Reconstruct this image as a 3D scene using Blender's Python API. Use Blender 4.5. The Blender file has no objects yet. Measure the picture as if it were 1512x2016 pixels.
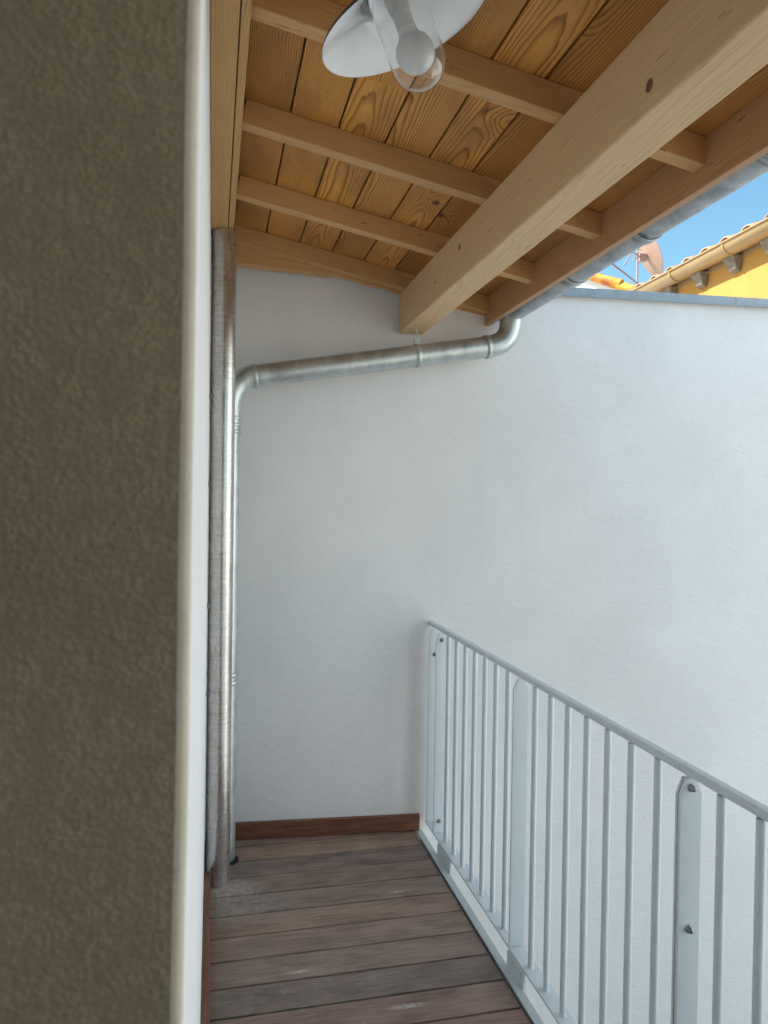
import bpy, bmesh, math, random
from mathutils import Vector, Matrix
random.seed(7)
R = math.radians
scene = bpy.context.scene
col = scene.collection

# ------------------------------------------------------------------ camera
YAW, PITCH, ROLL, EYE = R(13.12), R(-0.85), R(0.83), 1.60
cam_d = bpy.data.cameras.new("camera")
cam = bpy.data.objects.new("camera", cam_d)
col.objects.link(cam)
fwd = Vector((math.sin(YAW) * math.cos(PITCH), math.cos(YAW) * math.cos(PITCH), math.sin(PITCH)))
rt0 = Vector((math.cos(YAW), -math.sin(YAW), 0))
up0 = rt0.cross(fwd)
rt = rt0 * math.cos(ROLL) + up0 * math.sin(ROLL)
up = -rt0 * math.sin(ROLL) + up0 * math.cos(ROLL)
m = Matrix((rt, up, -fwd)).transposed().to_4x4()
m.translation = Vector((0, 0, EYE))
cam.matrix_world = m
cam_d.sensor_fit = 'HORIZONTAL'
cam_d.sensor_width = 36
cam_d.lens = 1450 / 1512 * 36
cam_d.clip_start = 0.02
cam_d.clip_end = 2000
cam_d.dof.use_dof = True
cam_d.dof.focus_distance = 3.0
cam_d.dof.aperture_fstop = 13
scene.camera = cam

# ------------------------------------------------------------------ light
SUN_EL = R(47)
SUN_DIR = Vector((-0.966, 0.259, 0)).normalized()          # horizontal direction towards the sun
world = bpy.data.worlds.new("World")
scene.world = world
world.use_nodes = True
wn = world.node_tree
wn.nodes.clear()
wo = wn.nodes.new("ShaderNodeOutputWorld")
bg = wn.nodes.new("ShaderNodeBackground")
sky = wn.nodes.new("ShaderNodeTexSky")
sky.sky_type = 'NISHITA'
sky.sun_disc = False
sky.sun_elevation = SUN_EL
sky.sun_rotation = math.atan2(SUN_DIR.x, SUN_DIR.y)
sky.air_density = 1.0
sky.dust_density = 0.9
sky.ozone_density = 2.5
bg.inputs["Strength"].default_value = 0.085
tintn = wn.nodes.new("ShaderNodeMix"); tintn.data_type = 'RGBA'; tintn.blend_type = 'MULTIPLY'
tintn.inputs[0].default_value = 1; tintn.inputs[7].default_value = (.86, 1.10, .99, 1)
wn.links.new(sky.outputs[0], tintn.inputs[6]); wn.links.new(tintn.outputs[2], bg.inputs[0])
wn.links.new(bg.outputs[0], wo.inputs[0])
sun_d = bpy.data.lights.new("sun", 'SUN')
sun_d.energy = 4.4
sun_d.angle = R(0.5)
sun_d.color = (1, 0.965, 0.91)
sun = bpy.data.objects.new("sun", sun_d)
col.objects.link(sun)
sd = Vector((SUN_DIR.x * math.cos(SUN_EL), SUN_DIR.y * math.cos(SUN_EL), math.sin(SUN_EL)))
sun.rotation_euler = sd.to_track_quat('Z', 'Y').to_euler()
sun.location = (-6, 3, 9)
vs = scene.view_settings
vs.view_transform = 'Standard'
vs.look = 'None'
vs.gamma = 1
vs.use_curve_mapping = False
vs.exposure = 1.5

# ------------------------------------------------------------------ helpers
def tag(o, label=None, cat=None, group=None, kind=None):
    if label: o["label"] = label
    if cat: o["category"] = cat
    if group: o["group"] = group
    if kind: o["kind"] = kind
    return o

def empty(name, loc=(0, 0, 0)):
    o = bpy.data.objects.new(name, None)
    o.empty_display_size = 0.1
    o.location = loc
    col.objects.link(o)
    return o

class MB:
    """collects shapes into one mesh; wc = solid-texture coordinate (across, along, depth), wr = random per piece"""
    def __init__(s):
        s.v = []; s.f = []; s.wc = []; s.wr = []; s.mi = []; s.sm = []
    def add(s, verts, faces, wc=None, wr=0.5, mi=0, smooth=False):
        b = len(s.v)
        s.v += [Vector(p) for p in verts]
        s.wc += [tuple(c) for c in (wc or verts)]
        s.wr += [wr] * len(verts)
        for k, f in enumerate(faces):
            s.f.append([b + i for i in f])
            s.mi.append(mi[k] if isinstance(mi, (list, tuple)) else mi)
            s.sm.append(smooth)
    def obox(s, o, a, b, c, rnd=None, mi=0, along=None):
        """box from corner o with edge vectors a (across), b (along), c (depth)"""
        o, a, b, c = Vector(o), Vector(a), Vector(b), Vector(c)
        P = [(i, j, k) for k in (0, 1) for j in (0, 1) for i in (0, 1)]
        vs_ = [o + a * i + b * j + c * k for i, j, k in P]
        la, lb, lc = a.length, b.length, c.length
        if rnd is None:
            rnd = (random.uniform(-.02, .02), random.uniform(0, 40), random.uniform(.01, .05))
        wc = [((i - .5) * la + rnd[0], j * lb + rnd[1], k * lc + rnd[2]) for i, j, k in P]
        F = [(0, 2, 3, 1), (4, 5, 7, 6), (0, 1, 5, 4), (2, 6, 7, 3), (0, 4, 6, 2), (1, 3, 7, 5)]
        if a.cross(b).dot(c) < 0:
            F = [tuple(reversed(f)) for f in F]
        s.add(vs_, F, wc, random.random(), mi)
    def box(s, x0, x1, y0, y1, z0, z1, mi=0, rnd=None, ax='y'):
        dx, dy, dz = x1 - x0, y1 - y0, z1 - z0
        if ax == 'y': s.obox((x0, y0, z0), (dx, 0, 0), (0, dy, 0), (0, 0, dz), rnd, mi)
        elif ax == 'x': s.obox((x0, y0, z0), (0, dy, 0), (dx, 0, 0), (0, 0, dz), rnd, mi)
        else: s.obox((x0, y0, z0), (dx, 0, 0), (0, 0, dz), (0, dy, 0), rnd, mi)
    def prism(s, poly, d, mi=0, cap=True):
        """planar polygon (3D points) pushed along vector d"""
        n = len(poly); d = Vector(d)
        vs_ = [Vector(p) for p in poly] + [Vector(p) + d for p in poly]
        F = [(i, (i + 1) % n, n + (i + 1) % n, n + i) for i in range(n)]
        if cap: F += [tuple(reversed(range(n))), tuple(range(n, 2 * n))]
        r = (random.uniform(-.02, .02), random.uniform(0, 40), random.uniform(.01, .05))
        wc = [(p.z + r[0], p.x + r[1], p.y + r[2]) for p in vs_]
        s.add(vs_, F, wc, random.random(), mi)
    def tube(s, pts, r, n=20, mi=0, cap=True, smooth=True):
        pts = [Vector(p) for p in pts]
        rs = r if isinstance(r, (list, tuple)) else [r] * len(pts)
        vs_ = []; wc = []
        ref = None; L = 0
        for i, p in enumerate(pts):
            t = (pts[min(i + 1, len(pts) - 1)] - pts[max(i - 1, 0)]).normalized()
            if ref is None:
                ref = Vector((0, 0, 1)) if abs(t.z) < .9 else Vector((1, 0, 0))
            u = (ref - t * ref.dot(t)).normalized(); w = t.cross(u); ref = u
            if i: L += (p - pts[i - 1]).length
            for k in range(n):
                a = 2 * math.pi * k / n
                vs_.append(p + (u * math.cos(a) + w * math.sin(a)) * rs[i])
                wc.append((math.cos(a) * rs[i], L, math.sin(a) * rs[i]))
        F = []
        for i in range(len(pts) - 1):
            for k in range(n):
                a, b = i * n + k, i * n + (k + 1) % n
                F.append((a, b, b + n, a + n))
        s.add(vs_, F, wc, random.random(), mi, smooth)
        if cap:
            m_ = len(vs_)
            s.add(vs_[:n], [tuple(reversed(range(n)))], wc[:n], .5, mi)
            s.add(vs_[m_ - n:], [tuple(range(n))], wc[m_ - n:], .5, mi)
    def lathe(s, o, ax, prof, n=48, mi=0, smooth=True):
        """prof: (radius, distance along ax) list"""
        o = Vector(o); ax = Vector(ax).normalized()
        u = ax.cross(Vector((0, 1, 0))) if abs(ax.y) < .9 else ax.cross(Vector((1, 0, 0)))
        u.normalize(); w = ax.cross(u)
        vs_ = []
        for r, t in prof:
            for k in range(n):
                a = 2 * math.pi * k / n
                vs_.append(o + ax * t + (u * math.cos(a) + w * math.sin(a)) * r)
        F = []; M = []
        for i in range(len(prof) - 1):
            for k in range(n):
                a, b = i * n + k, i * n + (k + 1) % n
                F.append((a, b, b + n, a + n)); M.append(mi[i] if isinstance(mi, (list, tuple)) else mi)
        s.add(vs_, F, None, random.random(), M, smooth)
    def build(s, name, mats, parent=None, bevel=0, seg=2, weld=0):
        me = bpy.data.meshes.new(name)
        me.from_pydata([tuple(p) for p in s.v], [], s.f)
        if not isinstance(mats, (list, tuple)): mats = [mats]
        for mt in mats: me.materials.append(mt)
        a = me.attributes.new("wc", 'FLOAT_VECTOR', 'POINT')
        a.data.foreach_set("vector", [c for w in s.wc for c in w])
        a = me.attributes.new("wr", 'FLOAT', 'POINT')
        a.data.foreach_set("value", s.wr)
        me.polygons.foreach_set("material_index", s.mi)
        me.polygons.foreach_set("use_smooth", s.sm)
        me.update()
        o = bpy.data.objects.new(name, me)
        col.objects.link(o)
        if parent is not None:
            o.parent = parent
            o.matrix_parent_inverse = Matrix.Translation(-parent.location) if parent.parent is None else parent.matrix_parent_inverse.copy()
            if parent.parent is not None:
                o.matrix_parent_inverse = Matrix.Identity(4)
                for vtx in me.vertices: pass
        if bevel:
            b = o.modifiers.new("bevel", 'BEVEL')
            b.width = bevel; b.segments = seg; b.limit_method = 'ANGLE'; b.angle_limit = R(40)
        return o

# parents of every thing sit at the thing's base; child meshes hold world coordinates, so take the offset out
def part(mb, name, mats, parent, **k):
    p = parent; off = Vector((0, 0, 0))
    while p is not None:
        off += p.location; p = p.parent
    for q in range(len(mb.v)): mb.v[q] = mb.v[q] - off
    par = parent
    o = mb.build(name, mats, None, **k)
    o.parent = par
    return o

def solo(mb, name, mats, base, **k):
    base = Vector(base)
    for q in range(len(mb.v)): mb.v[q] = mb.v[q] - base
    o = mb.build(name, mats, None, **k)
    o.location = base
    return o

# ------------------------------------------------------------------ materials
class NT:
    def __init__(s, name):
        s.m = bpy.data.materials.new(name); s.m.use_nodes = True
        s.t = s.m.node_tree; s.t.nodes.clear()
        s.out = s.n("ShaderNodeOutputMaterial"); s.b = s.n("ShaderNodeBsdfPrincipled")
        s.l(s.b.outputs[0], s.out.inputs[0])
    def n(s, t, **k):
        x = s.t.nodes.new(t)
        for a, v in k.items(): setattr(x, a, v)
        return x
    def l(s, a, b): s.t.links.new(a, b)
    def set(s, sock, v):
        if hasattr(v, "is_output"): s.l(v, sock)
        else: sock.default_value = v
    def math(s, op, a, b=0, c=None):
        x = s.n("ShaderNodeMath", operation=op)
        s.set(x.inputs[0], a); s.set(x.inputs[1], b)
        if c is not None: s.set(x.inputs[2], c)
        return x.outputs[0]
    def noise(s, vec, scale, detail=3, rough=.55, dist=0):
        x = s.n("ShaderNodeTexNoise"); s.l(vec, x.inputs["Vector"])
        x.inputs["Scale"].default_value = scale; x.inputs["Detail"].default_value = detail
        x.inputs["Roughness"].default_value = rough; x.inputs["Distortion"].default_value = dist
        return x.outputs["Fac"]
    def comb(s, x, y, z):
        c = s.n("ShaderNodeCombineXYZ")
        for i, v in enumerate((x, y, z)): s.set(c.inputs[i], v)
        return c.outputs[0]
    def scalev(s, vec, sc):
        x = s.n("ShaderNodeVectorMath", operation='MULTIPLY'); s.l(vec, x.inputs[0]); x.inputs[1].default_value = sc
        return x.outputs[0]
    def ramp(s, fac, stops, interp='LINEAR'):
        x = s.n("ShaderNodeValToRGB"); s.l(fac, x.inputs[0]); cr = x.color_ramp; cr.interpolation = interp
        while len(cr.elements) < len(stops): cr.elements.new(.5)
        for e, (p, c) in zip(cr.elements, stops):
            e.position = p; e.color = (*c, 1) if len(c) == 3 else c
        return x.outputs[0]
    def mix(s, f, a, b, mode='MIX'):
        x = s.n("ShaderNodeMix", data_type='RGBA', blend_type=mode)
        s.set(x.inputs[0], f)
        for i, v in ((6, a), (7, b)):
            if isinstance(v, tuple): v = (*v, 1) if len(v) == 3 else v
            s.set(x.inputs[i], v)
        return x.outputs[2]
    def maprange(s, v, a, b, c=0, d=1):
        x = s.n("ShaderNodeMapRange"); s.l(v, x.inputs[0])
        for i, q in enumerate((a, b, c, d)): x.inputs[i + 1].default_value = q
        return x.outputs[0]
    def attr(s, nm):
        return s.n("ShaderNodeAttribute", attribute_name=nm)
    def pos(s):
        return s.n("ShaderNodeNewGeometry").outputs["Position"]
    def bump(s, h, strength, dist=.01, prev=None):
        x = s.n("ShaderNodeBump"); s.l(h, x.inputs["Height"])
        x.inputs["Strength"].default_value = strength; x.inputs["Distance"].default_value = dist
        if prev is not None: s.l(prev, x.inputs["Normal"])
        return x.outputs[0]
    def base(s, c=None, rough=None, metal=None, normal=None, spec=None):
        i = s.b.inputs
        if c is not None: s.set(i["Base Color"], (*c, 1) if isinstance(c, tuple) and len(c) == 3 else c)
        if rough is not None: s.set(i["Roughness"], rough)
        if metal is not None: s.set(i["Metallic"], metal)
        if normal is not None: s.l(normal, i["Normal"])
        if spec is not None: i["Specular IOR Level"].default_value = spec
        return s.m

def wood(name, light, dark, mid=None, freq=110, contrast=1.0, tint=.25, knots=1.0, rough=.55, tilt=.05, wob=.02, bumpk=.15, knotcol=(.05, .022, .01), red=None):
    """solid wood: growth rings round a pith running along the piece, with knots and fibres"""
    s = NT(name)
    wc = s.attr("wc").outputs["Vector"]; wr = s.attr("wr").outputs["Fac"]
    sp = s.n("ShaderNodeSeparateXYZ"); s.l(wc, sp.inputs[0])
    x, y, z = sp.outputs
    # knots
    kv = s.comb(s.math('MULTIPLY_ADD', x, 6, s.math('MULTIPLY', wr, 37)), s.math('MULTIPLY', y, 4.0), 0)
    vo = s.n("ShaderNodeTexVoronoi", voronoi_dimensions='2D'); s.l(kv, vo.inputs["Vector"]); vo.inputs["Scale"].default_value = 1.0
    vc = s.n("ShaderNodeSeparateColor"); s.l(vo.outputs["Color"], vc.inputs[0])
    gate = s.math('GREATER_THAN', vc.outputs[0], 1 - .5 * knots)
    kd = vo.outputs["Distance"]
    kx = s.math('EXPONENT', s.math('MULTIPLY', s.math('MULTIPLY', kd, kd), -14))
    swirl = s.math('MULTIPLY', s.math('MULTIPLY', kx, gate), .022)
    ln = s.noise(s.comb(s.math('MULTIPLY', x, 5), s.math('MULTIPLY', y, 1.3), s.math('MULTIPLY', wr, 30)), 1.0, 2)
    fn = s.noise(s.comb(s.math('MULTIPLY', x, 60), s.math('MULTIPLY', y, 7), z), 1.0, 2)
    yy = s.math('MODULO', y, 4.0)
    z2 = s.math('ADD', z, s.math('MULTIPLY', s.math('SUBTRACT', yy, 2.0), tilt))
    r = s.math('SQRT', s.math('ADD', s.math('MULTIPLY', x, x), s.math('MULTIPLY', z2, z2)))
    r = s.math('ADD', r, s.math('MULTIPLY', s.math('SUBTRACT', ln, .5), wob * 2))
    r = s.math('ADD', r, s.math('MULTIPLY', s.math('SUBTRACT', fn, .5), .004))
    r = s.math('ADD', r, swirl)
    fr = s.math('FRACT', s.math('MULTIPLY', r, freq))
    if mid is None: mid = tuple((a * .6 + b * .4) for a, b in zip(light, dark))
    rings = s.ramp(fr, [(0, light), (.45, light), (.72, mid), (.9, dark), (1.0, light)])
    flat = s.mix(.45, light + (1,), mid + (1,))
    fade = s.maprange(s.noise(s.comb(s.math('MULTIPLY', x, 9), s.math('MULTIPLY', y, 2), s.math('MULTIPLY', wr, 17)), 1.0, 2), .3, .75, contrast, contrast * .35)
    c = s.mix(fade, flat, rings)
    # fibres
    fib = s.noise(s.comb(s.math('MULTIPLY', x, 420), s.math('MULTIPLY', y, 9), s.math('MULTIPLY', z, 420)), 1.0, 3)
    c = s.mix(.30, c, s.ramp(fib, [(.3, (.45, .45, .45)), (.7, (1.15, 1.15, 1.15))]), 'MULTIPLY')
    # piece to piece tone
    c = s.mix(1.0, c, s.ramp(wr, [(0, (1 - tint, 1 - tint * 1.15, 1 - tint * 1.3)), (.5, (1, 1, 1)), (1, (1 + tint * .4, 1 + tint * .3, 1 + tint * .1))]), 'MULTIPLY')
    if red is not None:
        blot = s.noise(s.comb(s.math('MULTIPLY', x, 7), s.math('MULTIPLY', y, 2.2), s.math('MULTIPLY', wr, 11)), 1.0, 4)
        c = s.mix(s.maprange(blot, .45, .72, 0, .7), c, red + (1,))
    fl = s.noise(s.comb(s.math('MULTIPLY', x, 120), s.math('MULTIPLY', y, 16), s.math('MULTIPLY', z, 120)), 1.0, 1, .4)
    c = s.mix(s.maprange(fl, .735, .79, 0, .5), c, knotcol + (1,))
    kk = s.math('MULTIPLY', s.maprange(kd, .05, .105, 1, 0), gate)
    kk = s.math('MULTIPLY', kk, s.math('GREATER_THAN', vc.outputs[1], .35))
    c = s.mix(s.math('MULTIPLY', kk, .9), c, knotcol + (1,))
    nb = s.bump(s.math('ADD', s.math('MULTIPLY', fr, .4), fib), bumpk, .0015)
    return s.base(c, rough, 0, nb, .35)

M = {}
M['pine'] = wood('pine_boarding', (.74, .37, .092), (.15, .048, .009), (.52, .205, .040), freq=150, contrast=1.0, tint=.42, knots=.55, tilt=.024, wob=.017, red=(.25, .11, .035))
M['rafter'] = wood('rafter_pine', (.72, .43, .19), (.50, .25, .085), freq=150, contrast=.5, tint=.12, knots=.12, wob=.01, tilt=.02)
M['beam'] = wood('glulam_spruce', (.72, .505, .29), (.50, .30, .14), freq=120, contrast=.45, tint=.05, knots=.0, wob=.012, tilt=.012)
M['fascia'] = wood('fascia_larch', (.54, .325, .17), (.34, .175, .08), freq=130, contrast=.5, tint=.08, knots=.3, wob=.012)
M['plate'] = wood('wall_plate_pine', (.66, .40, .16), (.42, .21, .07), freq=170, contrast=.6, tint=.10, knots=.2, wob=.008)

SCUFFS = ((.47, 2.155, .014, .6, 2.6), (.505, 2.085, .02, .7, 2.2), (.485, 2.11, .016, 2.2, .5), (.62, 2.23, .05, 1.6, .3), (.30, 2.47, .03, 1.8, .4), (.75, 2.9, .03, 1.5, .3))
def deck_mat():
    s = NT('weathered_hardwood')
    wc = s.attr("wc").outputs["Vector"]; wr = s.attr("wr").outputs["Fac"]
    sp = s.n("ShaderNodeSeparateXYZ"); s.l(wc, sp.inputs[0]); x, y, z = sp.outputs
    st = s.noise(s.comb(s.math('MULTIPLY', x, 90), s.math('MULTIPLY', y, 4), s.math('MULTIPLY', wr, 20)), 1.0, 4, .6)
    bl = s.noise(s.comb(s.math('MULTIPLY', x, 14), s.math('MULTIPLY', y, 5), s.math('MULTIPLY', wr, 33)), 1.0, 5, .6)
    fi = s.noise(s.comb(s.math('MULTIPLY', x, 240), s.math('MULTIPLY', y, 9), s.math('MULTIPLY', wr, 50)), 1.0, 3)
    p = s.pos()
    c = s.ramp(wr, [(0, (.235, .163, .132)), (.2, (.29, .208, .164)), (.42, (.195, .152, .132)), (.6, (.31, .215, .165)), (.8, (.24, .150, .122)), (1, (.265, .198, .163))])
    c = s.mix(.5, c, s.ramp(st, [(.25, (.5, .45, .43)), (.5, (1, 1, 1)), (.75, (1.3, 1.32, 1.34))]), 'MULTIPLY')
    c = s.mix(.8, c, s.ramp(bl, [(.28, (.55, .5, .5)), (.5, (1, 1, 1)), (.75, (1.35, 1.4, 1.4))]), 'MULTIPLY')
    c = s.mix(.5, c, s.ramp(fi, [(.35, (.55, .55, .55)), (.65, (1.25, 1.25, 1.25))]), 'MULTIPLY')
    # chalky mortar dust round the pipe foot and a few scuffs
    def blob(px, py, r, sx=1, sy=1):
        v = s.n("ShaderNodeVectorMath", operation='SUBTRACT'); s.l(p, v.inputs[0]); v.inputs[1].default_value = (px, py, 0)
        v2 = s.scalev(v.outputs[0], (1 / (r * sx), 1 / (r * sy), 0))
        ln = s.n("ShaderNodeVectorMath", operation='LENGTH'); s.l(v2, ln.inputs[0])
        return s.maprange(ln.outputs["Value"], .2, 1, 1, 0)
    dn = s.noise(p, 45, 5, .7)
    dust = s.math('MULTIPLY', s.math('ADD', blob(.07, 3.06, .15, 1.2, .8), s.math('MULTIPLY', blob(.10, 2.93, .3, 1, .6), .6)), s.maprange(dn, .38, .62, .15, 1))
    c = s.mix(s.math('MULTIPLY', dust, .95), c, (.42, .40, .37, 1))
    d2 = s.math('MULTIPLY', blob(.30, 2.4, .5, 1, .5), s.maprange(s.noise(p, 18, 6, .7), .5, .72, 0, 1))
    c = s.mix(s.math('MULTIPLY', d2, .35), c, (.40, .36, .33, 1))
    for (px, py, r_, sx, sy) in SCUFFS:
        c = s.mix(s.math('MULTIPLY', blob(px, py, r_, sx, sy), s.maprange(s.noise(p, 90, 4, .7), .35, .6, .1, .8)), c, (.62, .60, .57, 1))
    sp2 = s.maprange(s.noise(p, 160, 2, .5), .76, .80, 0, 1)
    c = s.mix(s.math('MULTIPLY', sp2, .35), c, (.5, .48, .45, 1))
    n = s.bump(s.math('ADD', fi, st), .25, .0012)
    return s.base(c, s.maprange(bl, .2, .8, .62, .45), 0, n, .4)
M['deck'] = deck_mat()

def skirting_mat():
    s = NT('dark_red_hardwood')
    wc = s.attr("wc").outputs["Vector"]
    st = s.noise(s.scalev(wc, (80, 5, 80)), 1.0, 4)
    c = s.ramp(st, [(.3, (.11, .042, .022)), (.55, (.19, .078, .042)), (.75, (.26, .115, .062))])
    return s.base(c, .5, 0, s.bump(st, .2, .001), .4)
M['skirting'] = skirting_mat()

def plaster(name, c0, c1, grain=170, bs=.35, bd=.004, rough=.9, big=2.0, trw=1.4, speck=0.0, stain=0.0, grit=0.0):
    s = NT(name)
    p = s.pos()
    mott = s.noise(p, big, 5, .6, .3)
    g = s.noise(p, grain, 3, .6)
    tr = s.noise(s.scalev(p, (1, 1, 1.7)), 11, 6, .66, .8)
    tr2 = s.noise(s.scalev(p, (2.2, 2.2, 9)), 6, 4, .6, 1.2)
    c = s.ramp(mott, [(.3, c0), (.7, c1)])
    if speck:
        c = s.mix(speck, c, s.ramp(g, [(.35, (.35, .35, .35)), (.5, (.9, .9, .9)), (.68, (1.5, 1.5, 1.5))]), 'MULTIPLY')
    if stain:
        sn = s.noise(s.scalev(p, (7, 7, .9)), 1.0, 5, .65)
        c = s.mix(s.maprange(sn, .52, .75, 0, stain), c, (c0[0] * .72, c0[1] * .71, c0[2] * .68, 1))
    pit = s.maprange(s.noise(p, 48, 2, .4), .20, .25, 1, 0)
    c = s.mix(s.math('MULTIPLY', pit, .2), c, (c0[0] * .5, c0[1] * .5, c0[2] * .5, 1))
    h = s.math('ADD', s.math('ADD', s.math('MULTIPLY', tr, trw), s.math('MULTIPLY', tr2, trw * .5)), s.math('MULTIPLY', g, .55))
    if grit:
        vo = s.n("ShaderNodeTexVoronoi", feature='SMOOTH_F1'); s.l(p, vo.inputs["Vector"]); vo.inputs["Scale"].default_value = grit
        vo.inputs["Smoothness"].default_value = .6
        big_ = s.noise(p, grit * .22, 3, .6)
        gm = s.math('MULTIPLY', s.math('SUBTRACT', 1.0, vo.outputs["Distance"]), s.maprange(big_, .3, .65, .2, 1.2))
        h = s.math('ADD', s.math('MULTIPLY', h, .5), gm)
        c = s.mix(.3, c, s.ramp(gm, [(.15, (.72, .72, .72)), (.5, (1, 1, 1)), (.85, (1.22, 1.2, 1.15))]), 'MULTIPLY')
    return s.base(c, rough, 0, s.bump(h, bs, bd), .2)
M['white_plaster'] = plaster('white_plaster', (.735, .738, .740), (.805, .808, .810), bs=.42, bd=.006, stain=.07)
M['facade_plaster'] = plaster('facade_plaster', (.77, .775, .78), (.80, .805, .81), bs=.2)
M['reveal'] = plaster('olive_brown_plaster', (.46, .375, .24), (.53, .435, .29), grain=420, bs=.2, bd=.003, big=5, trw=.3, speck=.1, grit=250)
M['cream'] = plaster('cream_plaster', (.55, .49, .38), (.64, .585, .47), bs=.15, big=12, trw=.2, speck=.08)
M['yellow'] = plaster('yellow_render', (.43, .215, .052), (.48, .25, .068), bs=.2, big=3)
M['white_render'] = plaster('white_render', (.78, .785, .79), (.82, .825, .83), bs=.1, big=2)
M['room'] = plaster('room_wall', (.30, .28, .25), (.34, .32, .29), bs=.1)

def metal(name, c0, c1, rough=(.28, .5), mtl=1.0, streak=(1, 1, 1), sc=14, refl_band=0):
    s = NT(name)
    p = s.pos()
    n1 = s.noise(s.scalev(p, streak), sc, 5, .65, .6)
    n2 = s.noise(p, 90, 3, .6)
    c = s.ramp(n1, [(.3, c0), (.68, c1)])
    c = s.mix(.25, c, s.ramp(n2, [(.3, (.7, .7, .7)), (.7, (1.1, 1.1, 1.1))]), 'MULTIPLY')
    nb = s.bump(n1, .05, .004)
    if refl_band:
        b1 = s.noise(s.scalev(p, (9, 9, 95)), 1.0, 3, .75)
        b2 = s.noise(s.scalev(p, (2, 2, 5)), 1.0, 2, .5)
        c = s.mix(s.math('MULTIPLY', s.maprange(b1, .46, .66, 0, .42), s.maprange(b2, .35, .6, .25, 1)), c, (.27, .25, .235, 1))  # dark brown dashes paint striped reflections into the metal colour
        bz = s.noise(s.scalev(p, (4, 4, 130)), 1.0, 3, .7)
        nb = s.bump(bz, refl_band, .002, nb)
    return s.base(c, s.maprange(n1, .3, .7, rough[0], rough[1]), mtl, nb)
M['galv'] = metal('galvanised_pipe', (.40, .45, .46), (.66, .70, .70), (.30, .48), mtl=.7, streak=(1, 1, .6))
M['galv_tall'] = metal('galvanised_tall_pipe', (.50, .47, .44), (.66, .645, .63), (.20, .34), mtl=.88, streak=(1, 1, .3), refl_band=.15)
M['zinc'] = metal('zinc_gutter', (.24, .26, .28), (.62, .65, .67), (.38, .62), mtl=.7, sc=13)
M['coping'] = metal('zinc_coping', (.26, .31, .36), (.35, .40, .44), (.5, .65), mtl=.5, sc=25)
M['steel'] = metal('bolt_steel', (.22, .24, .26), (.34, .36, .38), (.35, .5))

def paint(name, c, rough=.4, bump=.03):
    s = NT(name); p = s.pos()
    n1 = s.noise(p, 9, 4); n2 = s.noise(p, 260, 2)
    k = s.ramp(n1, [(.3, tuple(v * .95 for v in c)), (.7, tuple(v * 1.03 for v in c))])
    return s.base(k, rough, 0, s.bump(n2, bump, .001), .45)
M['rail'] = paint('pale_grey_paint', (.60, .67, .705), .3)
M['tan_gutter'] = paint('tan_gutter_paint', (.33, .225, .11), .4)
M['stone'] = plaster('stone_corbel', (.17, .145, .115), (.27, .235, .19), grain=60, bs=.8, bd=.02, big=25)
M['dish'] = paint('dish_pink_paint', (.36, .22, .16), .5)
M['rust'] = paint('antenna_rust', (.36, .23, .20), .6)
M['porcelain'] = paint('porcelain_socket', (.66, .65, .62), .5)
M['black'] = paint('black_enamel', (.012, .012, .014), .3)
M['enamel'] = paint('white_enamel', (.80, .81, .82), .13, .0)
M['dark'] = paint('dark_void', (.01, .01, .01), .9)
M['concrete'] = plaster('courtyard_concrete', (.36, .32, .27), (.46, .42, .36), bs=.3, big=1.5)

def tile_mat():
    s = NT('terracotta_tile'); p = s.pos()
    n1 = s.noise(p, 6, 5, .65); n2 = s.noise(p, 40, 3)
    c = s.ramp(n1, [(.3, (.22, .10, .06)), (.5, (.42, .21, .11)), (.7, (.50, .33, .20))])
    c = s.mix(.4, c, s.ramp(n2, [(.3, (.6, .6, .6)), (.7, (1.2, 1.2, 1.2))]), 'MULTIPLY')
    return s.base(c, .85, 0, s.bump(n2, .4, .01))
M['tile'] = tile_mat()
s = NT('orange_tile'); p = s.pos()
M['orange_tile'] = s.base(s.ramp(s.noise(p, 7, 4), [(.35, (.40, .12, .03)), (.65, (.78, .36, .05))]), .8)

def glass():
    s = NT('clear_glass')
    s.b.inputs["Transmission Weight"].default_value = 1
    s.b.inputs["IOR"].default_value = 1.46
    s.base((.97, .975, .98), .015)
    return s.m
M['glass'] = glass()
def frosted():
    s = NT('frosted_bulb')
    s.b.inputs["Subsurface Weight"].default_value = .4
    s.b.inputs["Subsurface Radius"].default_value = (.03, .03, .03)
    return s.base((.84, .83, .81), .32, 0)
M['bulb'] = frosted()

# ------------------------------------------------------------------ shared geometry
WA = R(-4.7)                                   # the end wall is a little out of square
WD = Vector((math.cos(WA), math.sin(WA), 0)); WN = Vector((math.sin(WA), -math.cos(WA), 0))
WP = Vector((.541, 3.474, 0))
def wy(x): return WP.y + (x - WP.x) * math.tan(WA)      # y of the end wall's face at x
FX = -.018                                     # facade plane
SL = .188                                      # roof slope
def rz(x): return 2.595 - SL * (x - .868)      # underside of rafters
ND = Vector((SL, 0, 1)).normalized()
AL = Vector((1, 0, -SL)).normalized()
Y0 = -.80                                      # gallery cut off here, behind the camera, by the added shading wall

# ------------------------------------------------------------------ ground
mb = MB(); mb.add([(-300, -300, -3.2), (300, -300, -3.2), (300, 300, -3.2), (-300, 300, -3.2)], [(0, 1, 2, 3)])
g = solo(mb, 'ground', M['concrete'], (0, 0, -3.2)); tag(g, kind='structure')

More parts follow.
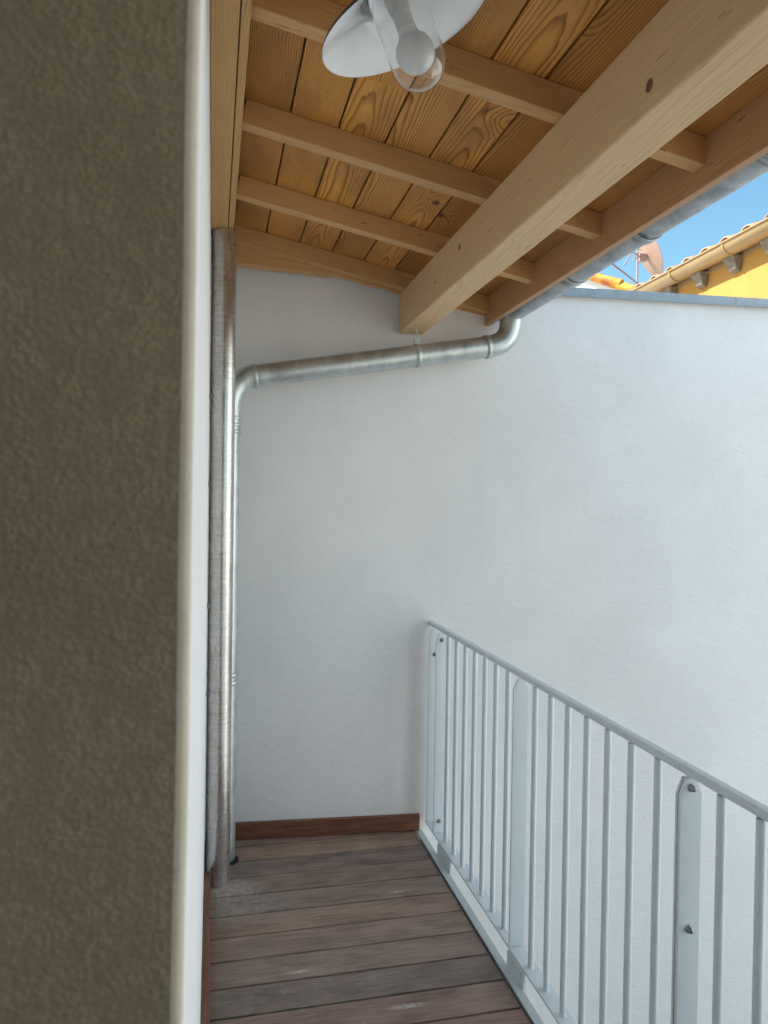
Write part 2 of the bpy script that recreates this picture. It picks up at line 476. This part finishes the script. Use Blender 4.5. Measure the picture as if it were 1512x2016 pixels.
# ------------------------------------------------------------------ deck
mb = MB()
yb = 3.281; k = 0
G = .0042
mb_tones = [.15, .62, .45, .05, .32, .66, .55, .95, .40, .88, .78, .2, .6, .35, .1, .8, .5, .3, .7, .05, .9, .4, .6, .2, .5, .3, .7, .5, .5, .5]
def plank(y0, y1, tone, y0r=None, y1r=None):
    a = Vector((.0, y0, -.025)); 
    n0 = len(mb.v)
    x0, x1 = -.012, .9725
    y0r = y0 if y0r is None else y0r; y1r = y1 if y1r is None else y1r
    vs_ = [(x0, y0, -.025), (x1, y0r, -.025), (x1, y1r, -.025), (x0, y1, -.025), (x0, y0, 0), (x1, y0r, 0), (x1, y1r, 0), (x0, y1, 0)]
    F = [(3, 2, 1, 0), (4, 5, 6, 7), (0, 1, 5, 4), (1, 2, 6, 5), (2, 3, 7, 6), (3, 0, 4, 7)]
    r = (random.uniform(0, 9), random.uniform(0, 40))
    mb.add(vs_, F, [(p[1] + r[0], p[0] + r[1], p[2]) for p in vs_], tone)
plank(3.281 + G, 3.422 - G, .62)
plank(3.422 + G, wy(-.012), .15, None, wy(.9725))
for k in range(30):
    y1 = yb - k * .1415
    if y1 < Y0: break
    g = G * (1.0 if k not in (1, 4, 5) else .45)
    plank(max(y1 - .1415, Y0 - .1) + G, y1 - g, mb_tones[(k + 2) % 30])
deck = solo(mb, 'deck', M['deck'], (0, 0, 0), bevel=.002); tag(deck, kind='structure')
mb = MB(); mb.box(-.018, .98, Y0, 3.6, -.20, -.05)
sub = part(mb, 'under_deck_slab', M['dark'], deck)  # one solid near-black slab under all the planks
mb = MB()
N = 28
mb.add([(.092 + .038 * math.cos(2 * math.pi * i / N), 3.302 + .052 * math.sin(2 * math.pi * i / N), .0022) for i in range(N)], [tuple(range(N))])
part(mb, 'hole_shade_disc', M['dark'], deck)  # black disc laid on the deck, painting the darkness of a hole

# ------------------------------------------------------------------ end wall (boundary wall) with zinc coping
bw = empty('boundary_wall', (0.541, 3.6, -3.2))
tag(bw, 'tall white plastered wall closing the end of the balcony, capped with zinc', 'wall')
mb = MB()
def wpt(x, off, z): 
    return Vector((x, wy(x), z)) - WN * off
def zt(x): return 2.63
# low stretch (right) and the higher stretch that runs up under the roof, one outline
out = [(-1.2, -3.2), (5.2, -3.2), (5.2, 2.645), (1.335, 2.645), (1.335, rz(1.335) + .074), (-1.2, rz(-1.2) + .074)]
poly = [Vector((x, wy(x), z)) for x, z in out]
mb.prism(poly, -WN * .24)
part(mb, 'wall_panel', M['white_plaster'], bw)
mb = MB()
# folded zinc: top sheet with a drip edge on our side
def strip(x0, x1):
    for (o0, o1, z0, z1) in ((-.022, .262, 2.668, 2.671), (-.0245, -.0215, 2.628, 2.6705), (-.030, -.0245, 2.625, 2.629)):
        P = [Vector((x0, wy(x0), z0)) - WN * o0, Vector((x1, wy(x1), z0)) - WN * o0, Vector((x1, wy(x1), z0)) - WN * o1, Vector((x0, wy(x0), z0)) - WN * o1]
        mb.prism(P, (0, 0, z1 - z0))
strip(1.325, 2.598); strip(2.60, 5.2)
part(mb, 'coping', M['coping'], bw)
mb = MB(); P = [Vector((x, wy(x), 2.645)) - WN * o for x, o in ((1.325, -.0), (5.2, -.0), (5.2, .24), (1.325, .24))]
mb.prism(P, (0, 0, .022)); part(mb, 'coping_bed', M['white_plaster'], bw)

# ------------------------------------------------------------------ house on the left
hs = empty('house', (-.2, 2.0, -3.2))
tag(hs, 'white plastered house front on the left with dark olive door reveal close to camera', 'house')
# far pier: profile with rounded arris, slightly uneven
mb = MB(); YR = .47; RB = .0075
zs = [-3.2] + [(.0 + i * .05) for i in range(0, 59)] + [2.9]
def wob(z): return .0009 * math.sin(z * 3.1 + .4) + .0005 * math.sin(z * 8.3 + 2) + .0003 * math.sin(z * 23)
rows_face = []; rows_rev = []; rows_bead = []
for z in zs:
    w = wob(z); t = min(max(z, 0), 2.4); lean = (t - 1.6) * .006
    fx = -.0118 + w + lean
    rows_bead.append([Vector((fx - RB * (1 - math.sin(a)) , YR + RB * (1 - math.cos(a)) + w * .5, z)) for a in [R(q) for q in (0, 22, 45, 68, 90)]])
    rows_face.append([rows_bead[-1][-1], Vector((-.0125 + (w + lean) * .6, YR + .10, z)), Vector((-.0165, YR + .3, z)), Vector((FX, YR + .6, z)), Vector((FX, 3.62, z))])
    rows_rev.append([Vector((-.40, YR + w * .5, z)), rows_bead[-1][0]])
def grid(mb, rows, flip=False):
    n = len(rows[0]); vs_ = [p for r in rows for p in r]; F = []
    for i in range(len(rows) - 1):
        for j in range(n - 1):
            a = i * n + j; f = (a, a + 1, a + 1 + n, a + n); F.append(tuple(reversed(f)) if flip else f)
    mb.add(vs_, F, smooth=True)
grid(mb, rows_face)
mb.box(-.40, -.019, 3.3, 3.62, -3.2, 2.9)
mb.box(-.40, -.03, YR + .02, 3.3, -3.2, 2.9)
# wall over and beside the opening, and below deck level
mb.box(-.40, FX, -.60, YR, 2.30, 2.9)
mb.box(-.40, FX, Y0 - .3, -.60, -3.2, 2.9)
mb.box(-.40, FX - .02, -.60, YR, -3.2, -.03)
part(mb, 'facade_wall', M['facade_plaster'], hs)
mb = MB(); grid(mb, rows_rev); part(mb, 'door_reveal', M['reveal'], hs)
mb = MB(); grid(mb, rows_bead); part(mb, 'corner_bead', M['cream'], hs)
mb = MB()                                          # the room behind the opening
mb.box(-3.4, -3.2, -2.2, 3.6, -3.2, 2.9); mb.box(-3.2, -.40, -2.4, -2.2, -3.2, 2.9); mb.box(-3.2, -.40, 3.4, 3.6, -3.2, 2.9)
mb.box(-3.2, -.40, -2.2, 3.4, -.25, -.02); mb.box(-3.2, -.40, -2.2, 3.4, 2.5, 2.7)
mb.box(-.55, -.402, -2.2, Y0 - .302, -3.2, 2.5)
part(mb, 'room_shell', M['room'], hs)
mb = MB(); mb.box(-.40, 1.36, Y0 - .25, Y0, -3.2, 2.48)
part(mb, 'unseen_shading_wall', M['room'], hs)  # unseen wall added behind the camera to keep light off the door reveal

mb = MB(); mb.box(5.5, 5.8, -1.2, 3.2, -3.2, 5.8); part(mb, 'unseen_bounce_wall', M['white_render'], hs)            # unseen wall added right of the frame to bounce sunlight in
# skirtings
mb = MB(); mb.box(FX, .008, YR + .01, 3.07, .001, .076, ax='y')
sk = solo(mb, 'skirting_board', M['skirting'], (0, 1.8, 0), bevel=.002)
tag(sk, 'dark brown wooden skirting running along the left house wall towards the camera', 'skirting')
mb = MB(); P = [Vector((x, wy(x), 0.001)) + WN * o for x, o in ((.09, .0), (.998, .0), (.998, .021), (.09, .021))]
mb.add([*P, *[p + Vector((0, 0, .079)) for p in P]], [(0, 1, 2, 3), (7, 6, 5, 4), (0, 4, 5, 1), (1, 5, 6, 2), (2, 6, 7, 3), (3, 7, 4, 0)],
       [(p.y, p.x + 5, p.z + q) for q in (0, .08) for p in P])
sk2 = solo(mb, 'skirting_board', M['skirting'], (.54, wy(.54), 0), bevel=.002)
tag(sk2, 'reddish brown wooden skirting at the foot of the white end wall', 'skirting')
for f in sk2.data.polygons: pass

# ------------------------------------------------------------------ roof
rf = empty('wooden_roof', (.6, 1.6, 2.5))
tag(rf, 'sloping timber canopy roof of pine boards, rafters and one thick beam', 'roof')
bt = .022
def zb(x): return rz(x) + .0765                     # underside of boarding
mb = MB()
xs = [-.08, .071, .2215, .3715, .5205, .6685, .8165, .9655, 1.1145, 1.2835]
fix = {1: (.11, 17.1, .05), 2: (.16, 30.3, .04), 3: (.012, 5.0, -.050), 4: (.075, 13.2, -.030), 5: (-.01, 22.1, -.060), 6: (.12, 7.7, .10), 7: (.20, 3.3, .06)}
wrs = [.3, .36, .66, .92, .5, .8, .18, .3, .25]
for i in range(9):
    x0, x1 = xs[i] + .003, xs[i + 1] - .003
    o = Vector((x0, Y0 - .2, zb(x0))); L = (x1 - x0)
    n0 = len(mb.v)
    rn = fix.get(i, (random.uniform(-.05, .05), random.uniform(0, 40), random.choice((-.06, .04, .06))))
    mb.obox(o, Vector((L, 0, -SL * L)), (0, 3.66 - (Y0 - .2), 0), ND * bt, rn)
    for q in range(n0, len(mb.v)): mb.wr[q] = wrs[i]
part(mb, 'boarding', M['pine'], rf, bevel=.0015)
mb = MB()
x0, x1 = -3.6, 1.33
mb.obox((x0, -2.4, zb(x0) + .03), Vector((x1 - x0, 0, -SL * (x1 - x0))), (0, 2.4 + 3.68, 0), ND * .08)
part(mb, 'roof_covering', M['tile'], rf)
ry = [-.44, .115, .66, 1.205, 1.752, 2.297, 2.838]
for y in ry:
    mb = MB(); a = Vector((.074, y, rz(.074)))
    Lx = 1.2825 - .074
    mb.obox(a, (0, .050, 0), Vector((Lx, 0, -SL * Lx)), ND * .0745, (random.uniform(-.03, .03), random.uniform(0, 40), random.choice((.05, .07, -.1))))
    part(mb, 'rafter', M['rafter'], rf, bevel=.0025)
mb = MB(); a = Vector((.074, 3.352, rz(.074))); Lx = 1.2825 - .074
mb.obox(a, (0, .048, 0), Vector((Lx, 0, -SL * Lx)), ND * .0745, (.03, 11, .08))
part(mb, 'rafter', M['rafter'], rf, bevel=.0025)
mb = MB()                                          # wedge of timber between the last rafter and the wall
mb.prism([Vector((.045, 3.4008, 2.666)), Vector((.28, 3.4008, 2.656)), Vector((.531, 3.4008, 2.648)), Vector((.53, 3.4008, rz(.53) + .06)), Vector((.045, 3.4008, rz(.045) + .06))], (0, .06, 0))
mb.prism([Vector((.53, 3.4008, 2.648)), Vector((1.2825, 3.4008, rz(1.2825) - .004)), Vector((1.2825, 3.4008, rz(1.2825) + .06)), Vector((.53, 3.4008, rz(.53) + .06))], (0, .03, 0))
part(mb, 'filler_board', M['rafter'], rf)
mb = MB(); mb.box(-.017, .0485, Y0, 3.20, 2.70, 2.79, rnd=(.06, 3, .03))
part(mb, 'wall_plate', M['plate'], rf, bevel=.0025)
mb = MB(); mb.box(.0515, .0735, Y0, 3.22, 2.703, 2.80, rnd=(.1, 9, .02))
part(mb, 'trim_strip', M['plate'], rf, bevel=.002)
PLUGS = ((1.36, 2.458, .0125), (2.552, 2.524, .011), (2.85, 2.481, .007))
mb = MB(); mb.box(.862, .978, Y0, 3.44, 2.405, 2.594, rnd=(.05, 4.6, -.12))
beam = part(mb, 'beam', M['beam'], rf, bevel=.006, seg=3)
mb = MB()
for (yy, zz, r_) in PLUGS:
    mb.add([(.8612, yy + r_ * math.cos(2 * math.pi * i / 20), zz + 1.1 * r_ * math.sin(2 * math.pi * i / 20)) for i in range(20)], [tuple(range(20))])
M['knot'] = paint('knot_brown', (.17, .085, .045), .6)
part(mb, 'wood_plug', M['knot'], beam)
mb = MB(); mb.box(1.2835, 1.310, Y0, 3.405, 2.462, 2.70, rnd=(.05, 2, .06))
part(mb, 'fascia_board', M['fascia'], rf, bevel=.002)

# ------------------------------------------------------------------ gutter
gt = empty('roof_gutter', (1.383, 1.5, 2.5))
tag(gt, 'grey zinc half round gutter hanging outside the roof fascia board', 'gutter')
GX, GR = 1.381, .064
def gz(y): return 2.535 + (y - 2) * -.006
def halfround(mb, y0, y1, r0, r1, a0=180, a1=360, n=22, mi=0):
    vs_ = []
    for (y, ) in ((y0,), (y1,)):
        for r in (r0, r1):
            for k in range(n + 1):
                a = R(a0 + (a1 - a0) * k / n); vs_.append(Vector((GX + r * math.cos(a), y, gz(y) + r * math.sin(a))))
    m_ = n + 1; F = []
    for k in range(n):
        F += [(k, k + 1, 2 * m_ + k + 1, 2 * m_ + k), (m_ + k + 1, m_ + k, 3 * m_ + k, 3 * m_ + k + 1), (k + 1, k, m_ + k, m_ + k + 1), (2 * m_ + k, 2 * m_ + k + 1, 3 * m_ + k + 1, 3 * m_ + k)]
    mb.add(vs_, F, smooth=True, mi=mi)
mb = MB(); halfround(mb, Y0, 3.36, GR, GR - .0015)
mb.tube([(GX + GR + .006, y, gz(y) + .002) for y in (Y0, 3.36)], .009, 12)
n = 22
mb.add([Vector((GX + GR * math.cos(R(180 + 180 * k / n)), 3.36, gz(3.36) + GR * math.sin(R(180 + 180 * k / n)))) for k in range(n + 1)], [tuple(range(n + 1))])
part(mb, 'gutter_trough', M['zinc'], gt)
for y in (2.66, 2.17, 1.60, .9, .2):
    mb = MB(); halfround(mb, y, y + .030, GR + .004, GR + .001); halfround(mb, y + .030, y + .036, GR + .007, GR + .001); halfround(mb, y - .004, y, GR + .006, GR + .001)
    part(mb, 'gutter_hook', M['zinc'], gt)

# ------------------------------------------------------------------ diagonal drain pipe
def bez(p0, p1, p2, n=12):
    p0, p1, p2 = Vector(p0), Vector(p1), Vector(p2)
    return [(1 - t) ** 2 * p0 + 2 * t * (1 - t) * p1 + t * t * p2 for t in [i / n for i in range(n + 1)]]
def ring(mb, p, ax, r, w, h=.004):
    p, ax = Vector(p), Vector(ax).normalized()
    mb.lathe(p - ax * w / 2, ax, [(r - .002, 0), (r + h * .7, .0), (r + h, w * .25), (r + h, w * .75), (r + h * .7, w), (r - .002, w)], 32)
dp = empty('downpipe', (.066, 3.322, 0))
tag(dp, 'galvanised drain pipe running from the gutter down across the end wall into the corner', 'downpipe')
PA = Vector((1.262, 3.305, 2.338)); PB = Vector((.178, 3.325, 2.147)); pr = .050
d = (PB - PA).normalized()
mb = MB(); mb.tube([PA, PB], pr, 32); part(mb, 'sloping_pipe', M['galv'], dp)
mb = MB()
top = Vector((1.372, 3.29, 2.50))
mb.tube([top] + bez(top + Vector((0, 0, -.04)), Vector((1.374, 3.298, PA.z + .018)), PA, 14), [.052] * 16, 32)
ring(mb, PA + d * .004, d, .053, .016); ring(mb, top + Vector((0, 0, -.02)), (0, 0, 1), .053, .012)
part(mb, 'outlet_elbow', M['galv'], dp)
mb = MB()
VX, VY = .0655, 3.322
mb.tube(bez(PB - d * .01, PB + d * .115, (VX, VY, 1.985), 14) + [Vector((VX, VY, 1.93))], .0515, 32)
ring(mb, PB, d, .053, .014, .002)
part(mb, 'lower_elbow', M['galv'], dp)
mb = MB(); mb.tube([(VX, VY, 1.96), (VX, VY, 0.003)], .050, 32)
for z in (1.955, 1.925, 1.895): ring(mb, (VX, VY, z), (0, 0, 1), .050, .014, .006)
for z in (.825, .79): ring(mb, (VX, VY, z), (0, 0, 1), .050, .020, .007)
part(mb, 'vertical_pipe', M['galv'], dp)
mb = MB(); C0 = PA + (PB - PA) * .318
ring(mb, C0, d, .051, .022, .004)
mb.box(C0.x - .012, C0.x + .012, C0.y - .008, C0.y + .008, C0.z + .05, C0.z + .078)
mb.tube([C0 + Vector((0, 0, .075)), Vector((C0.x - .008, C0.y, 2.408))], .0035, 10)
part(mb, 'pipe_clamp', M['galv'], dp)

# ------------------------------------------------------------------ tall pipe in front
tp = empty('tall_pipe', (.0365, 3.127, 0))
tag(tp, 'tall straight galvanised pipe with painted reflection bands standing from deck to roof plate', 'pipe')
TX, TY = .0365, 3.127
mb = MB(); mb.tube([(TX, TY, .002), (TX, TY, 1.0), (TX, TY, 2.0), (TX, TY, 2.698)], .0505, 40)
part(mb, 'pipe_shaft', M['galv_tall'], tp)
for z in (2.02, 1.66, 1.16, .80):
    mb = MB(); mb.box(FX + .001, TX - .02, TY - .030, TY - .024, z - .010, z + .010)
    part(mb, 'dark_gap_clip', M['steel'], tp)  # thin clips, kept dark to paint the shadowed gaps between pipe and wall

# ------------------------------------------------------------------ railing
rl = empty('railing', (1.045, 1.3, 0))
tag(rl, 'pale grey painted steel railing with round bars and bolted flat posts', 'railing')
RX = 1.0455
def handrail(y0, y1):
    mb = MB()
    half = [(.0, .0105), (.0085, .0103), (.0118, .0094), (.0138, .0076), (.0145, .005), (.0145, .0022), (.0142, .0016), (.0126, .0014), (.0126, .0006), (.0136, .0002), (.0138, -.003), (.0124, -.0064), (.0095, -.0090), (.005, -.0103), (.0, -.0106)]
    prof = [(RX + x, 1.008 + z) for x, z in half] + [(RX - x, 1.008 + z) for x, z in half[-2:0:-1]]
    K = len(prof)
    for q in range(K):
        (xa, za), (xb, zb_) = prof[q], prof[(q + 1) % K]
        mb.add([(xa, y0, za), (xb, y0, zb_), (xb, y1, zb_), (xa, y1, za)], [(0, 1, 2, 3)])
    for y, o in ((y0, 1), (y1, -1)):
        mb.add([(x, y, z) for x, z in prof][::o], [tuple(range(K))])
    return part(mb, 'handrail', M['rail'], rl)
handrail(1.4545, 3.455); handrail(Y0, 1.4525)
mb = MB(); mb.box(RX - .0275, RX + .0275, Y0, 3.40, .050, .058)
part(mb, 'bottom_bar', M['rail'], rl, bevel=.0015)
def flat_post(y, bolts=(), t=.008, z0=.058):
    mb = MB(); w = .0275
    P = [(-w, z0), (w, z0), (w, .955), (.013, .992), (-.013, .992), (-w, .955)]
    mb.prism([Vector((RX + a, y, z)) for a, z in P], (0, t, 0))
    o = part(mb, 'post', M['rail'], rl, bevel=.0012)
    for z in bolts:
        mb = MB(); mb.lathe((RX, y + .0005, z), (0, -1, 0), [(.0095, 0), (.0095, .002), (.0072, .0025), (.0072, .006), (.006, .0115), (.003, .014), (.0001, .0145)], 16)
        part(mb, 'bolt', M['steel'], o)
    return o
flat_post(3.372, (.868,))
flat_post(3.262, (.958, .112))
flat_post(2.36)
flat_post(1.442, ()); flat_post(1.4305, (.972, .655, .112))
flat_post(.53); flat_post(-.38)
by = []
for base in (2.36, 1.442, .53, -.38):
    for k in range(1, 8): by.append(base + .1145 * k)
for y in sorted(by, reverse=True):
    mb = MB(); mb.tube([(RX, y, .0585), (RX, y, .994)], .0098, 14, cap=False)
    mb.lathe((RX, y, .058), (0, 0, 1), [(.0125, 0), (.0105, .002), (.0088, .006)], 14)
    part(mb, 'baluster', M['rail'], rl)
for (a, b) in ((2.995, 3.178), (2.225, 2.364), (1.30, 1.442), (.39, .53), (-.5, -.38)):
    mb = MB(); mb.box(RX - .034, RX - .026, a, b, -.16, .0495)
    part(mb, 'base_plate', M['rail'], rl, bevel=.001)
mb = MB(); mb.box(.9805, 1.0105, Y0, 3.425, -.004, .0015); mb.box(.9795, .9825, Y0, 3.425, .0018, .006); mb.box(1.000, 1.0100, Y0, 3.425, -.22, -.0045)
part(mb, 'edge_trim', M['rail'], rl, bevel=.0008)

# ------------------------------------------------------------------ wall lamp
LC = Vector((.3102, 1.2275, 2.4127)); LA = Vector((.3912, .0171, -.9201)).normalized()
lp = empty('wall_lamp', LC)
tag(lp, 'white enamel dish lamp with black rim and clear glass dome round a bulb', 'lamp')
mb = MB()
inner = [(.150, -.002), (.146, -.0045), (.13, -.011), (.105, -.022), (.08, -.034), (.066, -.043), (.060, -.050), (.058, -.060), (.056, -.085)]
outer = [(.056, -.088), (.061, -.062), (.064, -.051), (.070, -.044), (.083, -.036), (.107, -.0245), (.131, -.0135), (.1475, -.0065), (.1515, -.002), (.1515, .0005), (.150, -.002)]
mb.lathe(LC, LA, inner + outer, 72, [0] * (len(inner)) + [1] * (len(outer) - 2) + [0])
part(mb, 'lamp_shade', [M['enamel'], M['black']], lp)
mb = MB(); mb.lathe(LC, LA, [(.0001, -.082), (.056, -.082), (.058, -.10), (.045, -.13), (.018, -.14), (.0001, -.14)], 32)
part(mb, 'lamp_cap', M['black'], lp)
mb = MB(); mb.lathe(LC, LA, [(.0001, -.085), (.0185, -.085), (.0185, -.022), (.0172, -.019), (.0172, -.017)], 28)
mb.lathe(LC, LA, [(.0172, -.0165), (.0160, -.015), (.0160, .008), (.018, .022), (.0001, .022)], 28)
part(mb, 'socket', M['porcelain'], lp)
mb = MB()
br = .0335; bc = .050
mb.lathe(LC, LA, [(.0165, .010), (.0175, .018), (.022, .027)] + [(br * math.sin(a), bc - br * math.cos(a)) for a in [R(q) for q in range(50, 181, 10)]] , 32)
part(mb, 'bulb', M['bulb'], lp)
mb = MB()
def jar(r, e): return [(r, -.055), (r, .0)] + [(r * math.cos(R(q)), .064 + r * math.sin(R(q))) for q in range(0, 90, 8)] + [(.0003, .064 + r)]
ja = jar(.0475, 0); jb = jar(.0468, 0)
mb.lathe(LC, LA, ja + list(reversed(jb)) + [ja[0]], 56)
part(mb, 'glass_dome', M['glass'], lp)
mb = MB()
tpz = LC - LA * .135
mb.tube(bez(tpz, tpz - LA * .10, (.12, 1.22, 2.66), 8) + bez((.12, 1.22, 2.66), (.04, 1.22, 2.68), (FX + .004, 1.22, 2.66), 5), .009, 14)
mb.lathe((FX, 1.22, 2.66), (1, 0, 0), [(.0001, .0), (.035, .0), (.035, .008), (.0001, .012)], 24)
part(mb, 'swan_neck', M['black'], lp)

# ------------------------------------------------------------------ yellow neighbour house
YA = R(2.236); YD = Vector((math.sin(YA), math.cos(YA), 0)); YN = Vector((-math.cos(YA), math.sin(YA), 0))   # YN points at us
YP = Vector((3.66, 4.32, 0))
def yp(t, off, z): return YP + YD * t + YN * off + Vector((0, 0, z))          # t along eave, off towards us
yh = empty('yellow_house', (4.2, 5.0, -3.2))
tag(yh, 'yellow rendered house behind the end wall with tan gutter and curved roof tiles', 'house')
T0, T1 = -.95, 1.86
mb = MB()
mb.prism([yp(T0, -.11, -3.2), yp(T1 - .05, -.11, -3.2), yp(T1 - .05, -4, -3.2), yp(T0, -4, -3.2)], (0, 0, 6.64))
part(mb, 'wall_block', M['yellow'], yh)
ZR = 3.525; YR_ = .078
mb = MB()
def yh_half(mb, t0, t1, r0, r1, cx=-.02, n=20):
    vs_ = []
    for t in (t0, t1):
        for r in (r0, r1):
            for k in range(n + 1):
                a = R(180 + 180 * k / n); vs_.append(yp(t, cx + r * math.cos(a), ZR + r * math.sin(a)))
    m_ = n + 1; F = []
    for k in range(n):
        F += [(k, k + 1, 2 * m_ + k + 1, 2 * m_ + k), (m_ + k + 1, m_ + k, 3 * m_ + k, 3 * m_ + k + 1), (k + 1, k, m_ + k, m_ + k + 1), (2 * m_ + k, 2 * m_ + k + 1, 3 * m_ + k + 1, 3 * m_ + k)]
    mb.add(vs_, F, smooth=True)
yh_half(mb, T0, T1, YR_, YR_ - .003)
mb.tube([yp(T0, -.02 + YR_ + .004, ZR + .002), yp(T1, -.02 + YR_ + .004, ZR + .002)], .008, 10)
yg = part(mb, 'gutter', M['tan_gutter'], yh)
for t in (-.3, .395, 1.08):
    mb = MB(); yh_half(mb, t, t + .030, YR_ + .005, YR_ + .001); part(mb, 'gutter_joint', M['tan_gutter'], yg)
mb = MB()                                          # eave board and soffit under the tiles
mb.prism([yp(T0, -.1095, 3.43), yp(T1, -.1095, 3.43), yp(T1, -.099, 3.43), yp(T0, -.099, 3.43)], (0, 0, .105))
part(mb, 'eave_board', M['tan_gutter'], yh)
for t in (-.41, -.01, .39, .795, 1.215):
    mb = MB()
    mb.add([yp(t + .025, -.105, 3.335), yp(t + .105, -.105, 3.335), yp(t + .105, -.066, 3.35), yp(t + .025, -.066, 3.35), yp(t, -.105, 3.458), yp(t + .13, -.105, 3.458), yp(t + .13, -.02, 3.446), yp(t, -.02, 3.446)],
           [(3, 2, 1, 0), (4, 5, 6, 7), (0, 1, 5, 4), (1, 2, 6, 5), (2, 3, 7, 6), (3, 0, 4, 7)])
    part(mb, 'corbel', M['stone'], yh, bevel=.006)
mb = MB()
pitch = .24; sl2 = .30
def canal(t, s0, s1, r, zo, updown=1, n=10):
    vs_ = []
    for sdist in (s0, s1):
        for rr in (r, r - .014):
            for k in range(n + 1):
                a = math.pi * k / n
                off = -sdist
                rr_ = rr * (1 if sdist == s0 else .85)
                vs_.append(yp(t + rr_ * math.cos(a), .0 + off, ZR + .0 + zo + sl2 * (sdist) + updown * rr_ * math.sin(a) * .8))
    m_ = n + 1; F = []
    for k in range(n):
        F += [(k, k + 1, 2 * m_ + k + 1, 2 * m_ + k), (m_ + k + 1, m_ + k, 3 * m_ + k, 3 * m_ + k + 1), (k + 1, k, m_ + k, m_ + k + 1), (2 * m_ + k, 2 * m_ + k + 1, 3 * m_ + k + 1, 3 * m_ + k)]
    mb.add(vs_, F, smooth=True)
t = -.72 - .04
while t < T1 + .02:
    for q in range(8):
        canal(t, -.02 + q * .34, -.02 + q * .34 + .42, .078, .004, 1)
        canal(t + pitch / 2, .0 + q * .34, .0 + q * .34 + .42, .076, .058, -1)
    t += pitch
part(mb, 'tile_roof', M['tile'], yh)

# ------------------------------------------------------------------ white house further back
wh = empty('white_house', (5.2, 9.2, -3.2))
tag(wh, 'bright white house behind the yellow one with a sloping edge of orange tiles', 'house')
HN = Vector((-.8, -.6, 0)); HD = Vector((.6, -.8, 0)); HP = Vector((4.7, 8.3, 0))
def hp(u, off, z): return HP + HD * u - HN * off + Vector((0, 0, z))
mb = MB()
VA = (-1.6, 5.17); VB = (1.6, 3.54)                     # verge line, found from the photo's slope
mb.prism([hp(VA[0], 0, -3.2), hp(VB[0], 0, -3.2), hp(VB[0], 0, VB[1] - .05), hp(VA[0], 0, VA[1] - .05)], -HN * 3.5)
part(mb, 'gable_wall', M['white_render'], wh)
mb = MB()
nseg = 9
for i in range(nseg):
    u0 = VA[0] + (VB[0] - VA[0]) * i / nseg; u1 = VA[0] + (VB[0] - VA[0]) * (i + 1.15) / nseg
    z0 = VA[1] + (VB[1] - VA[1]) * i / nseg; z1 = VA[1] + (VB[1] - VA[1]) * (i + 1.15) / nseg + .02
    for off in (-.06, .14, .34, .54):
        mb.tube([hp(u0, off, z0), hp(u1, off, z1 + .015)], [.045, .055], 12)
part(mb, 'tile_verge', M['orange_tile'], wh)

# ------------------------------------------------------------------ satellite dish and antennas
DC = Vector((6.98, 11.0, 5.74))
sdh = empty('satellite_dish', (6.75, 10.95, 4.3))
tag(sdh, 'pinkish satellite dish seen from behind on its thin mast against the sky', 'satellite dish')
DA = Vector((.86, -.22, .42)).normalized()
mb = MB(); prof = [(.0001, 0)] + [(r, .35 * r * r) for r in (.08, .16, .24, .32, .38, .40)] + [(.408, .06), (.40, .064)] + [(r, .35 * r * r + .008) for r in (.38, .32, .24, .16, .08, .0001)]
mb.lathe(DC, DA, prof, 40); dsh = part(mb, 'reflector', M['dish'], sdh)
mb = MB(); mb.tube([(6.80, 10.98, 4.3), (6.80, 10.98, 5.85)], .015, 10); part(mb, 'mast', M['rust'], sdh)
mb = MB(); b0 = DC - DA * .02
mb.obox(b0 + Vector((-.12, -.05, -.10)), (.12, 0, 0), (0, .1, 0), (0, 0, .12)); mb.tube([b0 + Vector((-.05, 0, -.05)), b0 + Vector((-.34, -.1, .02))], .012, 8); mb.tube([b0 + Vector((-.2, -.1, .04)), b0 + Vector((-.2, .05, -.1))], .01, 8)
part(mb, 'mount_bracket', M['rust'], sdh)
mb = MB(); mb.tube([(5.10, 9.0, 4.89), (5.66, 9.0, 4.55)], .012, 10)
an = solo(mb, 'stay_rod', M['rust'], (5.66, 9.0, 4.55)); tag(an, 'slanting reddish rod above the orange tile edge beside the dish', 'rod')
mb = MB(); mb.tube([(6.17, 10, 5.50), (5.96, 10, 5.18)], .010, 8); mb.tube([(6.06, 10, 5.46), (6.26, 10, 5.44)], .008, 8)
an = solo(mb, 'aerial', M['rust'], (5.96, 10, 5.18)); tag(an, 'thin tilted aerial sticking out just left of the satellite dish', 'aerial')
